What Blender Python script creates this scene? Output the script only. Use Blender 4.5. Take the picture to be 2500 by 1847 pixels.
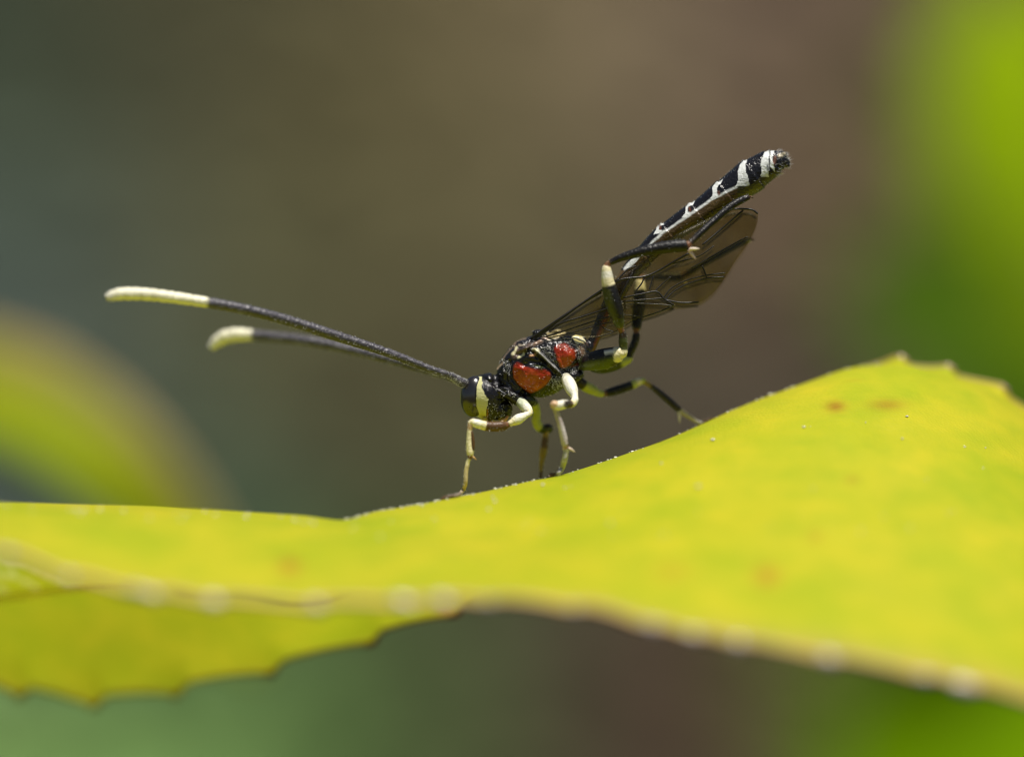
import bpy, bmesh, math, random
import numpy as np
from mathutils import Vector, noise as mnoise

# ------------------------------------------------------------------ scene, camera, light
for o in list(bpy.data.objects):
    bpy.data.objects.remove(o, do_unlink=True)
scene = bpy.context.scene
col = scene.collection
rng = np.random.default_rng(7)
random.seed(7)

# 1 unit is about 7 mm in the real place; the lens stands 10 units from the wasp
ZC = 24.0          # height of the lens above the ground
DC = 10.0          # distance lens - wasp
cam_data = bpy.data.cameras.new('camera')
cam = bpy.data.objects.new('camera', cam_data)
col.objects.link(cam)
cam.location = (0, -DC, ZC)
cam.rotation_euler = (math.radians(90), 0, 0)
cam_data.sensor_width = 36
cam_data.lens = 36 * DC / 2.5
cam_data.clip_start = 0.1
cam_data.clip_end = 6000
cam_data.dof.use_dof = True
cam_data.dof.focus_distance = DC - 0.06
cam_data.dof.aperture_fstop = 0.23
scene.camera = cam

world = bpy.data.worlds.new('World')
scene.world = world
world.use_nodes = True
wn = world.node_tree
bg = wn.nodes['Background']
sky = wn.nodes.new('ShaderNodeTexSky')
sky.sky_type = 'NISHITA'
sky.sun_disc = False
SUN = Vector((0.15, -0.23, 0.95)).normalized()
sky.sun_elevation = math.asin(SUN.z)
sky.sun_rotation = math.atan2(SUN.x, SUN.y)
sky.air_density = 1.0
wn.links.new(sky.outputs[0], bg.inputs[0])
bg.inputs[1].default_value = 0.052
sun_data = bpy.data.lights.new('sun', 'SUN')
sun_data.energy = 5.0
sun_data.angle = math.radians(1.0)
sun_data.color = (1.0, 0.95, 0.87)
sun = bpy.data.objects.new('sun', sun_data)
col.objects.link(sun)
sun.rotation_euler = SUN.to_track_quat('Z', 'Y').to_euler()
sun.location = (5, -20, 50)

scene.view_settings.view_transform = 'Standard'
scene.view_settings.look = 'None'
scene.view_settings.exposure = 0.14
scene.view_settings.gamma = 1.0
scene.view_settings.use_curve_mapping = False
scene.render.engine = 'CYCLES'
scene.cycles.use_denoising = True
scene.cycles.max_bounces = 10
scene.cycles.pixel_filter_type = 'BLACKMAN_HARRIS'
scene.cycles.filter_width = 1.15
scene.cycles.transparent_max_bounces = 24
scene.cycles.caustics_reflective = False
scene.cycles.caustics_refractive = False

# ------------------------------------------------------------------ helpers
def P(px, py, y=0.0):
    """a point that stands y behind the wasp's middle plane, measured in photo units"""
    s = (DC + y) / DC
    return ((px - 1250) / 1000 * s, y, ZC - (py - 923.5) / 1000 * s)

def PA(a):
    a = np.asarray(a, float)
    s = (DC + a[:, 2]) / DC
    return np.stack([(a[:, 0] - 1250) / 1000 * s, a[:, 2], ZC - (a[:, 1] - 923.5) / 1000 * s], 1)

def unP(v):
    s = (DC + v[:, 1]) / DC
    return 1250 + 1000 * v[:, 0] / s, 923.5 - 1000 * (v[:, 2] - ZC) / s

def crop(x0, y0, k):
    return lambda pts: [((x / k) + x0, (y / k) + y0) + tuple(r) for x, y, *r in pts]
c1 = crop(1080, 780, 5.5075)
c2 = crop(1180, 780, 3.592)
c3 = crop(1280, 480, 3.672)
c4 = crop(1500, 340, 4.859)
c7 = crop(1380, 700, 7.509)

def tag(o, label=None, cat=None, group=None, kind=None):
    if label: o['label'] = label
    if cat: o['category'] = cat
    if group: o['group'] = group
    if kind: o['kind'] = kind
    return o

def empty(name, loc):
    o = bpy.data.objects.new(name, None)
    o.empty_display_size = 0.2
    o.location = loc
    col.objects.link(o)
    return o

def root_loc(o):
    v = Vector((0, 0, 0))
    while o is not None:
        v += Vector(o.location)
        o = o.parent
    return v

def add_mesh(name, verts, faces, mat, parent=None, cols=None, smooth=True, origin=None):
    verts = np.asarray(verts, float)
    if origin is None:
        origin = Vector((0, 0, 0)) if parent is None else root_loc(parent)
    base = Vector((0, 0, 0)) if parent is None else root_loc(parent)
    v = verts - np.array(origin)
    me = bpy.data.meshes.new(name)
    me.from_pydata(v.tolist(), [], [list(map(int, f)) for f in faces])
    if cols is not None:
        ca = me.color_attributes.new('Col', 'FLOAT_COLOR', 'POINT')
        cc = np.ones((len(verts), 4), np.float32)
        cc[:, :3] = cols
        ca.data.foreach_set('color', cc.ravel())
    if smooth:
        me.polygons.foreach_set('use_smooth', [True] * len(me.polygons))
    me.materials.append(mat)
    me.update()
    o = bpy.data.objects.new(name, me)
    o.location = Vector(origin) - base
    o.parent = parent
    col.objects.link(o)
    return o

def cr(keys, n, closed=False):
    """centripetal-free Catmull-Rom through keys (k,d) -> (n,d)"""
    k = np.asarray(keys, float)
    m = len(k)
    ext = np.vstack([2 * k[0] - k[1], k, 2 * k[-1] - k[-2]])
    t = np.linspace(0, m - 1, n)
    i = np.clip(np.floor(t).astype(int), 0, m - 2)
    f = (t - i)[:, None]
    p0, p1, p2, p3 = ext[i], ext[i + 1], ext[i + 2], ext[i + 3]
    return 0.5 * ((2 * p1) + (-p0 + p2) * f + (2 * p0 - 5 * p1 + 4 * p2 - p3) * f ** 2 + (-p0 + 3 * p1 - 3 * p2 + p3) * f ** 3)

def interp_smooth(x, xs, ys):
    """cubic Hermite with finite-difference slopes (monotone-limited)"""
    xs = np.asarray(xs, float); ys = np.asarray(ys, float); x = np.asarray(x, float)
    d = np.diff(ys) / np.diff(xs)
    m = np.empty_like(ys); m[0] = d[0]; m[-1] = d[-1]
    m[1:-1] = np.where(d[:-1] * d[1:] > 0, 2 * d[:-1] * d[1:] / (d[:-1] + d[1:] + 1e-12), 0)
    i = np.clip(np.searchsorted(xs, x) - 1, 0, len(xs) - 2)
    h = xs[i + 1] - xs[i]; t = np.clip((x - xs[i]) / h, 0, 1)
    return ((2 * t**3 - 3 * t**2 + 1) * ys[i] + (t**3 - 2 * t**2 + t) * h * m[i]
            + (-2 * t**3 + 3 * t**2) * ys[i + 1] + (t**3 - t**2) * h * m[i + 1])

def grid_faces(nu, nv, wrap=False):
    f = []
    for i in range(nu - 1):
        for j in range(nv if wrap else nv - 1):
            a = i * nv + j; b = i * nv + (j + 1) % nv
            f.append((a, b, b + nv, a + nv))
    return f

def tube_np(path, rad, seg=12, flat=1.0, power=2.0):
    """path (n,3) world, rad (n,) world -> verts, faces; closed rounded ends"""
    path = np.asarray(path, float); n = len(path)
    rad = np.broadcast_to(np.asarray(rad, float), (n,))
    tan = np.gradient(path, axis=0)
    tan /= np.linalg.norm(tan, axis=1)[:, None] + 1e-12
    ref = np.array([0, 1.0, 0])
    V = []
    for i in range(n):
        t = tan[i]
        a = np.cross(t, ref)
        if np.linalg.norm(a) < 1e-3:
            a = np.cross(t, [1, 0, 0])
        a /= np.linalg.norm(a); b = np.cross(t, a)
        for k in range(seg):
            th = 2 * math.pi * k / seg
            V.append(path[i] + rad[i] * (math.cos(th) * a + flat * math.sin(th) * b))
    F = grid_faces(n, seg, True)
    s = len(V)
    V.append(path[0] - tan[0] * rad[0] * 0.5); V.append(path[-1] + tan[-1] * rad[-1] * 0.5)
    for k in range(seg):
        F.append((s, (k + 1) % seg, k))
        e = (n - 1) * seg
        F.append((s + 1, e + k, e + (k + 1) % seg))
    return np.array(V), F

def px_tube(st, n, seg=12, flat=1.0):
    """st rows: px, py, y(units), r(px) -> verts, faces, t (station parameter per vertex)"""
    s = cr(np.asarray(st, float), n)
    path = PA(s[:, :3])
    r = np.maximum(s[:, 3], 0.6) / 1000 * (DC + s[:, 2]) / DC
    V, F = tube_np(path, r, seg, flat)
    t = np.repeat(np.linspace(0, len(st) - 1, n), seg)
    return V, F, np.concatenate([t, [0, len(st) - 1]])

def ellipsoid(c, r, nu=24, nv=16, rot=0.0):
    """c, r world; rot about y"""
    V = []; F = []
    for i in range(1, nv):
        ph = math.pi * i / nv
        for j in range(nu):
            th = 2 * math.pi * j / nu
            V.append((math.sin(ph) * math.cos(th), math.sin(ph) * math.sin(th), math.cos(ph)))
    F = grid_faces(nv - 1, nu, True)
    s = len(V); V.append((0, 0, 1)); V.append((0, 0, -1))
    for j in range(nu):
        F.append((s, j, (j + 1) % nu)); e = (nv - 2) * nu
        F.append((s + 1, e + (j + 1) % nu, e + j))
    V = np.array(V) * np.array(r)
    ca, sa = math.cos(rot), math.sin(rot)
    x = V[:, 0] * ca + V[:, 2] * sa; z = -V[:, 0] * sa + V[:, 2] * ca
    V = np.stack([x, V[:, 1], z], 1) + np.array(c)
    return V, F

def merge(parts):
    V = []; F = []; n = 0
    for v, f in parts:
        V.append(np.asarray(v)); F += [tuple(i + n for i in q) for q in f]; n += len(v)
    return np.vstack(V), F

def nz(v, sc, seed=0.0, oct=1):
    """value-ish noise per point, about -1..1"""
    out = np.zeros(len(v))
    for i, p in enumerate(v):
        q = Vector((p[0] * sc + seed, p[1] * sc - seed * 0.7, p[2] * sc + seed * 1.3))
        s = mnoise.noise(q)
        if oct > 1:
            s += 0.5 * mnoise.noise(q * 2.1)
        out[i] = s
    return out

def inpoly(x, y, poly):
    r = np.zeros(len(x), bool); n = len(poly)
    for i in range(n):
        x0, y0 = poly[i][:2]; x1, y1 = poly[(i + 1) % n][:2]
        if y0 == y1: continue
        c = ((y0 > y) != (y1 > y)) & (x < (x1 - x0) * (y - y0) / (y1 - y0) + x0)
        r ^= c
    return r

def linedist(x, y, pts):
    d = np.full(len(x), 1e9)
    for (x0, y0, *_), (x1, y1, *_) in zip(pts[:-1], pts[1:]):
        L = (x1 - x0) ** 2 + (y1 - y0) ** 2 + 1e-9
        t = np.clip(((x - x0) * (x1 - x0) + (y - y0) * (y1 - y0)) / L, 0, 1)
        d = np.minimum(d, np.hypot(x - x0 - t * (x1 - x0), y - y0 - t * (y1 - y0)))
    return d

def srgb(r, g, b):
    f = lambda c: (c / 255 / 12.92) if c <= 10 else ((c / 255 + 0.055) / 1.055) ** 2.4
    return np.array([f(r), f(g), f(b)])

# ------------------------------------------------------------------ materials
def new_mat(name):
    m = bpy.data.materials.new(name); m.use_nodes = True
    nt = m.node_tree
    for n in list(nt.nodes): nt.nodes.remove(n)
    out = nt.nodes.new('ShaderNodeOutputMaterial')
    return m, nt, out

def N(nt, t, **kw):
    n = nt.nodes.new(t)
    for k, v in kw.items():
        if k in n.inputs: n.inputs[k].default_value = v
        else: setattr(n, k, v)
    return n

def leaf_mat(name, tint=(1, 1, 1), trans=0.52, bump=0.25, scale=9.0, rough=0.42, spec=0.35, skins=1):
    m, nt, out = new_mat(name); L = nt.links.new
    at = N(nt, 'ShaderNodeAttribute', attribute_name='Col')
    tc = N(nt, 'ShaderNodeTexCoord')
    n1 = N(nt, 'ShaderNodeTexNoise', Scale=scale, Detail=5.0, Roughness=0.6)
    L(tc.outputs['Object'], n1.inputs['Vector'])
    ramp = N(nt, 'ShaderNodeValToRGB')
    ramp.color_ramp.elements[0].position = 0.3; ramp.color_ramp.elements[0].color = (0.82 * tint[0], 0.90 * tint[1], 0.8 * tint[2], 1)
    ramp.color_ramp.elements[1].position = 0.7; ramp.color_ramp.elements[1].color = (1.05 * tint[0], 1.0 * tint[1], 1.0 * tint[2], 1)
    L(n1.outputs['Fac'], ramp.inputs[0])
    mul = N(nt, 'ShaderNodeMix', data_type='RGBA', blend_type='MULTIPLY'); mul.inputs['Factor'].default_value = 1
    L(at.outputs['Color'], mul.inputs['A']); L(ramp.outputs[0], mul.inputs['B'])
    v = N(nt, 'ShaderNodeTexVoronoi', Scale=scale * 14)
    L(tc.outputs['Object'], v.inputs['Vector'])
    bmp = N(nt, 'ShaderNodeBump', Strength=bump, Distance=0.006)
    L(v.outputs['Distance'], bmp.inputs['Height'])
    pr = N(nt, 'ShaderNodeBsdfPrincipled'); pr.inputs['Roughness'].default_value = rough
    pr.inputs['Specular IOR Level'].default_value = spec
    L(mul.outputs['Result'], pr.inputs['Base Color']); L(bmp.outputs[0], pr.inputs['Normal'])
    gm = N(nt, 'ShaderNodeGamma'); gm.inputs['Gamma'].default_value = 1.0 / skins   # light crosses that many skins
    L(mul.outputs['Result'], gm.inputs['Color'])
    tr = N(nt, 'ShaderNodeBsdfTranslucent'); L(gm.outputs[0], tr.inputs['Color'])
    mx = N(nt, 'ShaderNodeMixShader'); mx.inputs[0].default_value = trans
    L(pr.outputs[0], mx.inputs[1]); L(tr.outputs[0], mx.inputs[2]); L(mx.outputs[0], out.inputs[0])
    return m

def cuticle_mat(name, rough=0.28, spec=0.55, bump=0.35, bscale=260.0, color=None, coat=0.0, sss=0.0, trans=0.0):
    m, nt, out = new_mat(name); L = nt.links.new
    pr = N(nt, 'ShaderNodeBsdfPrincipled')
    tc = N(nt, 'ShaderNodeTexCoord')
    n1 = N(nt, 'ShaderNodeTexNoise', Scale=bscale, Detail=2.0)
    L(tc.outputs['Object'], n1.inputs['Vector'])
    bmp = N(nt, 'ShaderNodeBump', Strength=bump, Distance=0.003)
    L(n1.outputs['Fac'], bmp.inputs['Height']); L(bmp.outputs[0], pr.inputs['Normal'])
    n2 = N(nt, 'ShaderNodeTexNoise', Scale=bscale * 0.2, Detail=3.0)
    L(tc.outputs['Object'], n2.inputs['Vector'])
    mr = N(nt, 'ShaderNodeMapRange'); mr.inputs['To Min'].default_value = rough * 0.7; mr.inputs['To Max'].default_value = rough * 1.5
    L(n2.outputs['Fac'], mr.inputs['Value']); L(mr.outputs[0], pr.inputs['Roughness'])
    if color is None:
        at = N(nt, 'ShaderNodeAttribute', attribute_name='Col')
        L(at.outputs['Color'], pr.inputs['Base Color']); src = at.outputs['Color']
    else:
        pr.inputs['Base Color'].default_value = (*color, 1); src = None
    pr.inputs['Specular IOR Level'].default_value = spec
    pr.inputs['Coat Weight'].default_value = coat
    pr.inputs['Coat Roughness'].default_value = 0.12
    if trans > 0:
        tr = N(nt, 'ShaderNodeBsdfTranslucent')
        if src: L(src, tr.inputs['Color'])
        else: tr.inputs['Color'].default_value = (*color, 1)
        mx = N(nt, 'ShaderNodeMixShader'); mx.inputs[0].default_value = trans
        L(pr.outputs[0], mx.inputs[1]); L(tr.outputs[0], mx.inputs[2]); L(mx.outputs[0], out.inputs[0])
    else:
        L(pr.outputs[0], out.inputs[0])
    return m

def wing_mat():
    m, nt, out = new_mat('smoky_wing_membrane'); L = nt.links.new
    tc = N(nt, 'ShaderNodeTexCoord')
    n1 = N(nt, 'ShaderNodeTexNoise', Scale=14.0, Detail=3.0)
    L(tc.outputs['Object'], n1.inputs['Vector'])
    ramp = N(nt, 'ShaderNodeValToRGB')
    ramp.color_ramp.elements[0].position = 0.3; ramp.color_ramp.elements[0].color = (0.80, 0.77, 0.62, 1)
    ramp.color_ramp.elements[1].position = 0.7; ramp.color_ramp.elements[1].color = (0.90, 0.88, 0.76, 1)
    L(n1.outputs['Fac'], ramp.inputs[0])
    tr = N(nt, 'ShaderNodeBsdfTransparent'); L(ramp.outputs[0], tr.inputs[0])
    n2 = N(nt, 'ShaderNodeTexNoise', Scale=420.0, Detail=1.0)
    L(tc.outputs['Object'], n2.inputs['Vector'])
    bmp = N(nt, 'ShaderNodeBump', Strength=0.5, Distance=0.002)
    L(n2.outputs['Fac'], bmp.inputs['Height'])
    df = N(nt, 'ShaderNodeBsdfDiffuse'); df.inputs[0].default_value = (0.09, 0.075, 0.05, 1)
    gl = N(nt, 'ShaderNodeBsdfGlossy'); gl.inputs['Roughness'].default_value = 0.25
    gl.inputs['Color'].default_value = (0.8, 0.75, 0.7, 1)
    L(bmp.outputs[0], gl.inputs['Normal'])
    m1 = N(nt, 'ShaderNodeMixShader'); m1.inputs[0].default_value = 0.025
    L(tr.outputs[0], m1.inputs[1]); L(df.outputs[0], m1.inputs[2])
    m2 = N(nt, 'ShaderNodeMixShader'); m2.inputs[0].default_value = 0.02
    L(m1.outputs[0], m2.inputs[1]); L(gl.outputs[0], m2.inputs[2])
    L(m2.outputs[0], out.inputs[0])
    return m

def earth_mat(name, scale=1.2, bump=0.6):
    m, nt, out = new_mat(name); L = nt.links.new
    at = N(nt, 'ShaderNodeAttribute', attribute_name='Col')
    tc = N(nt, 'ShaderNodeTexCoord')
    n1 = N(nt, 'ShaderNodeTexNoise', Scale=scale, Detail=8.0, Roughness=0.65)
    L(tc.outputs['Object'], n1.inputs['Vector'])
    ramp = N(nt, 'ShaderNodeValToRGB')
    ramp.color_ramp.elements[0].position = 0.3; ramp.color_ramp.elements[0].color = (0.6, 0.6, 0.6, 1)
    ramp.color_ramp.elements[1].position = 0.7; ramp.color_ramp.elements[1].color = (1.4, 1.4, 1.4, 1)
    L(n1.outputs['Fac'], ramp.inputs[0])
    mul = N(nt, 'ShaderNodeMix', data_type='RGBA', blend_type='MULTIPLY'); mul.inputs['Factor'].default_value = 1
    L(at.outputs['Color'], mul.inputs['A']); L(ramp.outputs[0], mul.inputs['B'])
    bmp = N(nt, 'ShaderNodeBump', Strength=bump, Distance=0.3); L(n1.outputs['Fac'], bmp.inputs['Height'])
    pr = N(nt, 'ShaderNodeBsdfPrincipled'); pr.inputs['Roughness'].default_value = 0.9
    pr.inputs['Specular IOR Level'].default_value = 0.1
    L(mul.outputs['Result'], pr.inputs['Base Color']); L(bmp.outputs[0], pr.inputs['Normal'])
    L(pr.outputs[0], out.inputs[0])
    return m

M_leaf = leaf_mat('yellow_leaf_tissue', trans=0.50)
M_nerve = leaf_mat('leaf_nerve', trans=0.85, rough=0.5, spec=0.2, skins=4)
M_bleaf = leaf_mat('green_leaf_tissue', scale=3.0, rough=0.5, skins=2, spec=0.03)
M_rim = cuticle_mat('leaf_margin', rough=0.45, spec=0.35, bscale=60.0)
M_earth = earth_mat('mossy_earth')
M_stem = cuticle_mat('green_stem', rough=0.5, spec=0.3, bscale=60.0, color=(0.10, 0.13, 0.03))
M_tooth = cuticle_mat('leaf_gland', rough=0.22, spec=0.7, bscale=90.0)
M_grain = cuticle_mat('pale_grain', rough=0.18, spec=0.8, bscale=200.0, color=(0.78, 0.76, 0.66))
M_body = cuticle_mat('black_cuticle', rough=0.22, spec=0.45, bump=0.8, bscale=170.0)
M_leg = cuticle_mat('leg_cuticle', rough=0.34, spec=0.35, bump=0.8, bscale=180.0)
M_ant = cuticle_mat('antenna_cuticle', rough=0.42, spec=0.7, bump=1.0, bscale=150.0)
M_eye = cuticle_mat('compound_eye', rough=0.22, spec=0.7, bump=0.06, bscale=500.0, color=(0.012, 0.009, 0.007), coat=0.8)
M_wing = wing_mat()
M_vein = cuticle_mat('wing_vein', rough=0.35, spec=0.5, bump=0.3, bscale=300.0, color=(0.012, 0.009, 0.007))
M_hair = cuticle_mat('silver_hair', rough=0.25, spec=0.8, bump=0.0, bscale=50.0, color=(0.75, 0.74, 0.72))

# ------------------------------------------------------------------ ground rising into an earth bank
# pigments of the bank: moss, humus, dry litter, bare earth, laid out as patches
patches = [  # px, py at the bank, sRGB
    (-300, 100, (52, 62, 50)), (100, 250, (60, 70, 54)), (-200, 800, (78, 92, 86)), (50, 700, (78, 88, 78)),
    (450, 150, (80, 78, 56)), (600, 700, (80, 80, 56)), (900, 300, (92, 86, 58)), (1000, 900, (82, 78, 54)),
    (1300, 100, (104, 94, 68)), (1300, 550, (100, 94, 66)), (1650, 100, (112, 99, 80)), (1950, 50, (102, 84, 72)),
    (1750, 550, (106, 92, 72)), (2000, 500, (100, 80, 66)), (1500, 1000, (72, 68, 54)), (1800, 950, (72, 64, 54)),
    (2300, 300, (90, 88, 50)), (2500, 900, (60, 80, 30)),
    (50, 1150, (78, 88, 82)), (-200, 1200, (80, 90, 84)), (400, 1300, (66, 84, 66)),
    (-200, 1900, (118, 148, 84)), (200, 1850, (112, 144, 80)), (600, 1850, (98, 128, 70)), (900, 1700, (84, 106, 60)),
    (1150, 1500, (72, 76, 54)), (1250, 1800, (78, 84, 54)), (1550, 1700, (76, 58, 52)), (1750, 1800, (72, 50, 48)),
    (2100, 1750, (92, 110, 40)), (2300, 1800, (80, 100, 30)),
]
BANK_GAIN = 0.86
def bank_height(x, y):
    t = np.clip((y - 10) / 34.0, 0, 1)
    h = 40 * (t * t * (3 - 2 * t)) + np.clip(y - 44, 0, 400) * 0.03
    return h
bx = np.concatenate([-np.geomspace(4000, 44, 14), np.linspace(-40, 40, 81), np.geomspace(44, 4000, 14)])
by = np.concatenate([-np.geomspace(4000, 62, 12), np.linspace(-58, 8, 18), np.linspace(9, 50, 84), np.geomspace(54, 4000, 16)])
BX, BY = np.meshgrid(bx, by, indexing='ij')
gx, gy = BX.ravel(), BY.ravel()
gz = bank_height(gx, gy)
gv = np.stack([gx, gy, gz], 1)
lump = nz(gv, 0.22, 3.0, 2)
near = np.exp(-((np.clip(np.abs(gx) - 40, 0, None)) / 60) ** 2)
gv[:, 2] += lump * 0.8 * np.clip((gy + 40) / 40, 0.2, 1) * near
gpx, gpy = unP(gv)
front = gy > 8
pk = np.array([(a, b) for a, b, c in patches], float); pc = np.array([srgb(*c) for a, b, c in patches])
w = np.exp(-((gpx[:, None] - pk[:, 0]) ** 2 + (gpy[:, None] - pk[:, 1]) ** 2) / (2 * 170.0 ** 2)) + 1e-7
gc = (w[:, :, None] * pc[None]).sum(1) / w.sum(1)[:, None]
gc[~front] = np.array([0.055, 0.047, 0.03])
gc *= (BANK_GAIN * (1 + 0.3 * nz(gv, 0.5, 11.0, 2)))[:, None]
ground = add_mesh('ground', gv, grid_faces(len(bx), len(by)), M_earth, cols=np.clip(gc, 0.01, 1))
ground.data.flip_normals()
tag(ground, 'dark mossy earth rising into a blurred brown and green bank', 'ground', kind='structure')

# dry leaf litter on the bank: uncountable
lv = []; lf = []; lc = []
for i in range(5200):
    x = rng.uniform(-22, 22); y = rng.uniform(12, 44)
    z = float(bank_height(np.array([x]), np.array([y]))[0])
    q = Vector((x * 0.22 + 3.0, y * 0.22 - 2.1, z * 0.22 + 3.9))
    z += 0.8 * (mnoise.noise(q) + 0.5 * mnoise.noise(q * 2.1))
    a = rng.uniform(0, 6.28); ln = rng.uniform(0.25, 0.6); wd = ln * rng.uniform(0.25, 0.5)
    n = Vector((0, -0.72, 0.7)); u = Vector((math.cos(a), 0.7 * math.sin(a), 0.72 * math.sin(a))).normalized(); vv = n.cross(u)
    c = Vector((x, y, z)) + n * 0.10
    k = len(lv); cu = rng.uniform(0.03, 0.14)
    for s, t, hgt in ((-1, 0, cu), (-0.3, 1, 0), (-0.3, -1, 0), (0.4, 0.8, 0), (0.4, -0.8, 0), (1, 0, cu * 1.5), (0, 0, -0.03)):
        lv.append(c + u * (s * ln) + vv * (t * wd) + n * hgt)
    lf += [(k, k + 2, k + 6), (k, k + 6, k + 1), (k + 1, k + 6, k + 3), (k + 6, k + 2, k + 4), (k + 6, k + 4, k + 5), (k + 6, k + 5, k + 3)]
    ppx, ppy = unP(np.array([c[:]]))
    ww = np.exp(-((ppx - pk[:, 0]) ** 2 + (ppy - pk[:, 1]) ** 2) / (2 * 200.0 ** 2)) + 1e-7
    bc = (ww[:, None] * pc).sum(0) / ww.sum() * rng.uniform(0.6, 1.5)
    lc += [bc] * 7
lit = add_mesh('leaf_litter', np.array([p[:] for p in lv]), lf, M_earth, cols=np.clip(np.array(lc), 0.005, 1), smooth=False)
tag(lit, 'small fallen leaves and moss tufts scattered over the blurred bank', 'litter', kind='stuff')

# ------------------------------------------------------------------ the yellow leaf
kx = dict()
# near margin
Nk = [(-900, 1560, -0.10), (-600, 1330, -0.45), (-300, 1285, -0.66), (0, 1335, -0.76), (100, 1378, -0.78), (200, 1408, -0.80), (350, 1440, -0.81), (520, 1460, -0.82),
      (780, 1470, -0.82), (1000, 1464, -0.82), (1150, 1460, -0.82), (1300, 1466, -0.83), (1450, 1484, -0.84), (1600, 1522, -0.85),
      (1800, 1562, -0.86), (2000, 1596, -0.86), (2200, 1632, -0.86), (2350, 1664, -0.85), (2500, 1702, -0.83), (2900, 1780, -0.6), (3400, 1640, 0.0)]
Ak = [(-900, 1555, -0.09), (-600, 1270, -0.32), (-300, 1218, -0.40), (0, 1231, -0.42), (100, 1239, -0.42), (250, 1247, -0.42), (450, 1256, -0.41), (650, 1267, -0.40),
      (800, 1284, -0.40), (900, 1300, -0.41), (1000, 1312, -0.43), (1200, 1318, -0.45), (1450, 1300, -0.47), (1700, 1285, -0.47),
      (2000, 1270, -0.46), (2300, 1300, -0.44), (2500, 1340, -0.42), (2900, 1480, -0.30), (3400, 1636, 0.01)]
Bk = [(-900, 1552, -0.08), (-600, 1290, 0.06), (-300, 1280, 0.16), (0, 1284, 0.21), (400, 1294, 0.21), (600, 1304, 0.12), (740, 1296, -0.05), (830, 1271, -0.08), (900, 1252, -0.09), (960, 1241, -0.10),
      (1030, 1229, -0.10), (1100, 1216, -0.10), (1200, 1196, -0.10), (1300, 1173, -0.10), (1365, 1160, -0.10), (1440, 1138, -0.10), (1550, 1100, -0.09),
      (1650, 1063, -0.08), (1710, 1036, -0.06), (1800, 996, -0.03), (1900, 958, 0.0), (2000, 922, 0.04), (2080, 899, 0.07),
      (2150, 906, 0.09), (2200, 922, 0.10), (2300, 955, 0.10), (2400, 992, 0.10), (2500, 1055, 0.10), (2900, 1310, 0.09), (3400, 1632, 0.02)]
Fk = [(-900, 1556, -0.07), (-600, 1480, 0.22), (-300, 1600, 0.36), (0, 1664, 0.47), (220, 1700, 0.46), (430, 1672, 0.44), (660, 1620, 0.37), (910, 1544, 0.29), (1110, 1478, 0.24),
      (1250, 1390, 0.26), (1400, 1270, 0.31), (1550, 1170, 0.36), (1700, 1090, 0.38), (1850, 1012, 0.38), (2000, 945, 0.36), (2100, 902, 0.32),
      (2150, 890, 0.29), (2200, 889, 0.28), (2300, 908, 0.28), (2400, 936, 0.28), (2500, 994, 0.28), (2900, 1290, 0.22), (3400, 1628, 0.03)]
Nk = [(a, b, c * 1.36) for a, b, c in Nk]
Ak = [(a, b, c * (1.08 + 0.22 * min(max((a - 700) / 300, 0), 1))) for a, b, c in Ak]
Fk = [(a, b, c * (1.62 if a < 1300 else 1.4)) for a, b, c in Fk]
DX = np.arange(-1000, 3501, 5.0)
def smooth_curve(k, sig=22.0):
    a = np.array(k, float)
    xs = np.clip(DX, a[0, 0], a[-1, 0])
    g = np.exp(-0.5 * (np.arange(-80, 81, 5.0) / sig) ** 2); g /= g.sum()
    out = []
    for c in (1, 2):
        v = np.interp(xs, a[:, 0], a[:, c]) * 0.35 + interp_smooth(xs, a[:, 0], a[:, c]) * 0.65
        vp = np.concatenate([np.full(16, v[0]), v, np.full(16, v[-1])])
        out.append(np.convolve(vp, g, 'valid'))
    return out
CURVES = {}
def curve(k, x):
    key = hash(tuple(k))
    if key not in CURVES: CURVES[key] = smooth_curve(k)
    a, b = CURVES[key]
    return np.interp(x, DX, a), np.interp(x, DX, b)

# teeth along the two margins (px of each tip); a tooth leans out and drops back behind its tip
TN = [-180, 20, 170, 330, 370, 520, 770, 985, 1080, 1190, 1400, 1590, 1690, 1800, 2020, 2255, 2350, 2560, 2720]
TF = [-170, 50, 232, 432, 660, 905, 1112, 1290, 1480, 1660, 1840, 2030, 2203, 2318, 2448, 2580, 2740]
def saw(x, T, amp):
    out = np.zeros_like(x)
    for a, b in zip(T[:-1], T[1:]):
        m = (x >= a) & (x < b)
        f = (x[m] - a) / (b - a)
        out[m] = amp * np.where(f < 0.14, 1 - f / 0.14, ((f - 0.14) / 0.86) ** 2.2)
    return out

def leaf_section(x):
    """x (n,) -> 4 control rows (n,4,2): py, y"""
    n_ = np.stack(curve(Nk, x), -1); a_ = np.stack(curve(Ak, x), -1)
    b_ = np.stack(curve(Bk, x), -1); f_ = np.stack(curve(Fk, x), -1)
    return np.stack([n_, a_, b_, f_], 1)

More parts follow.
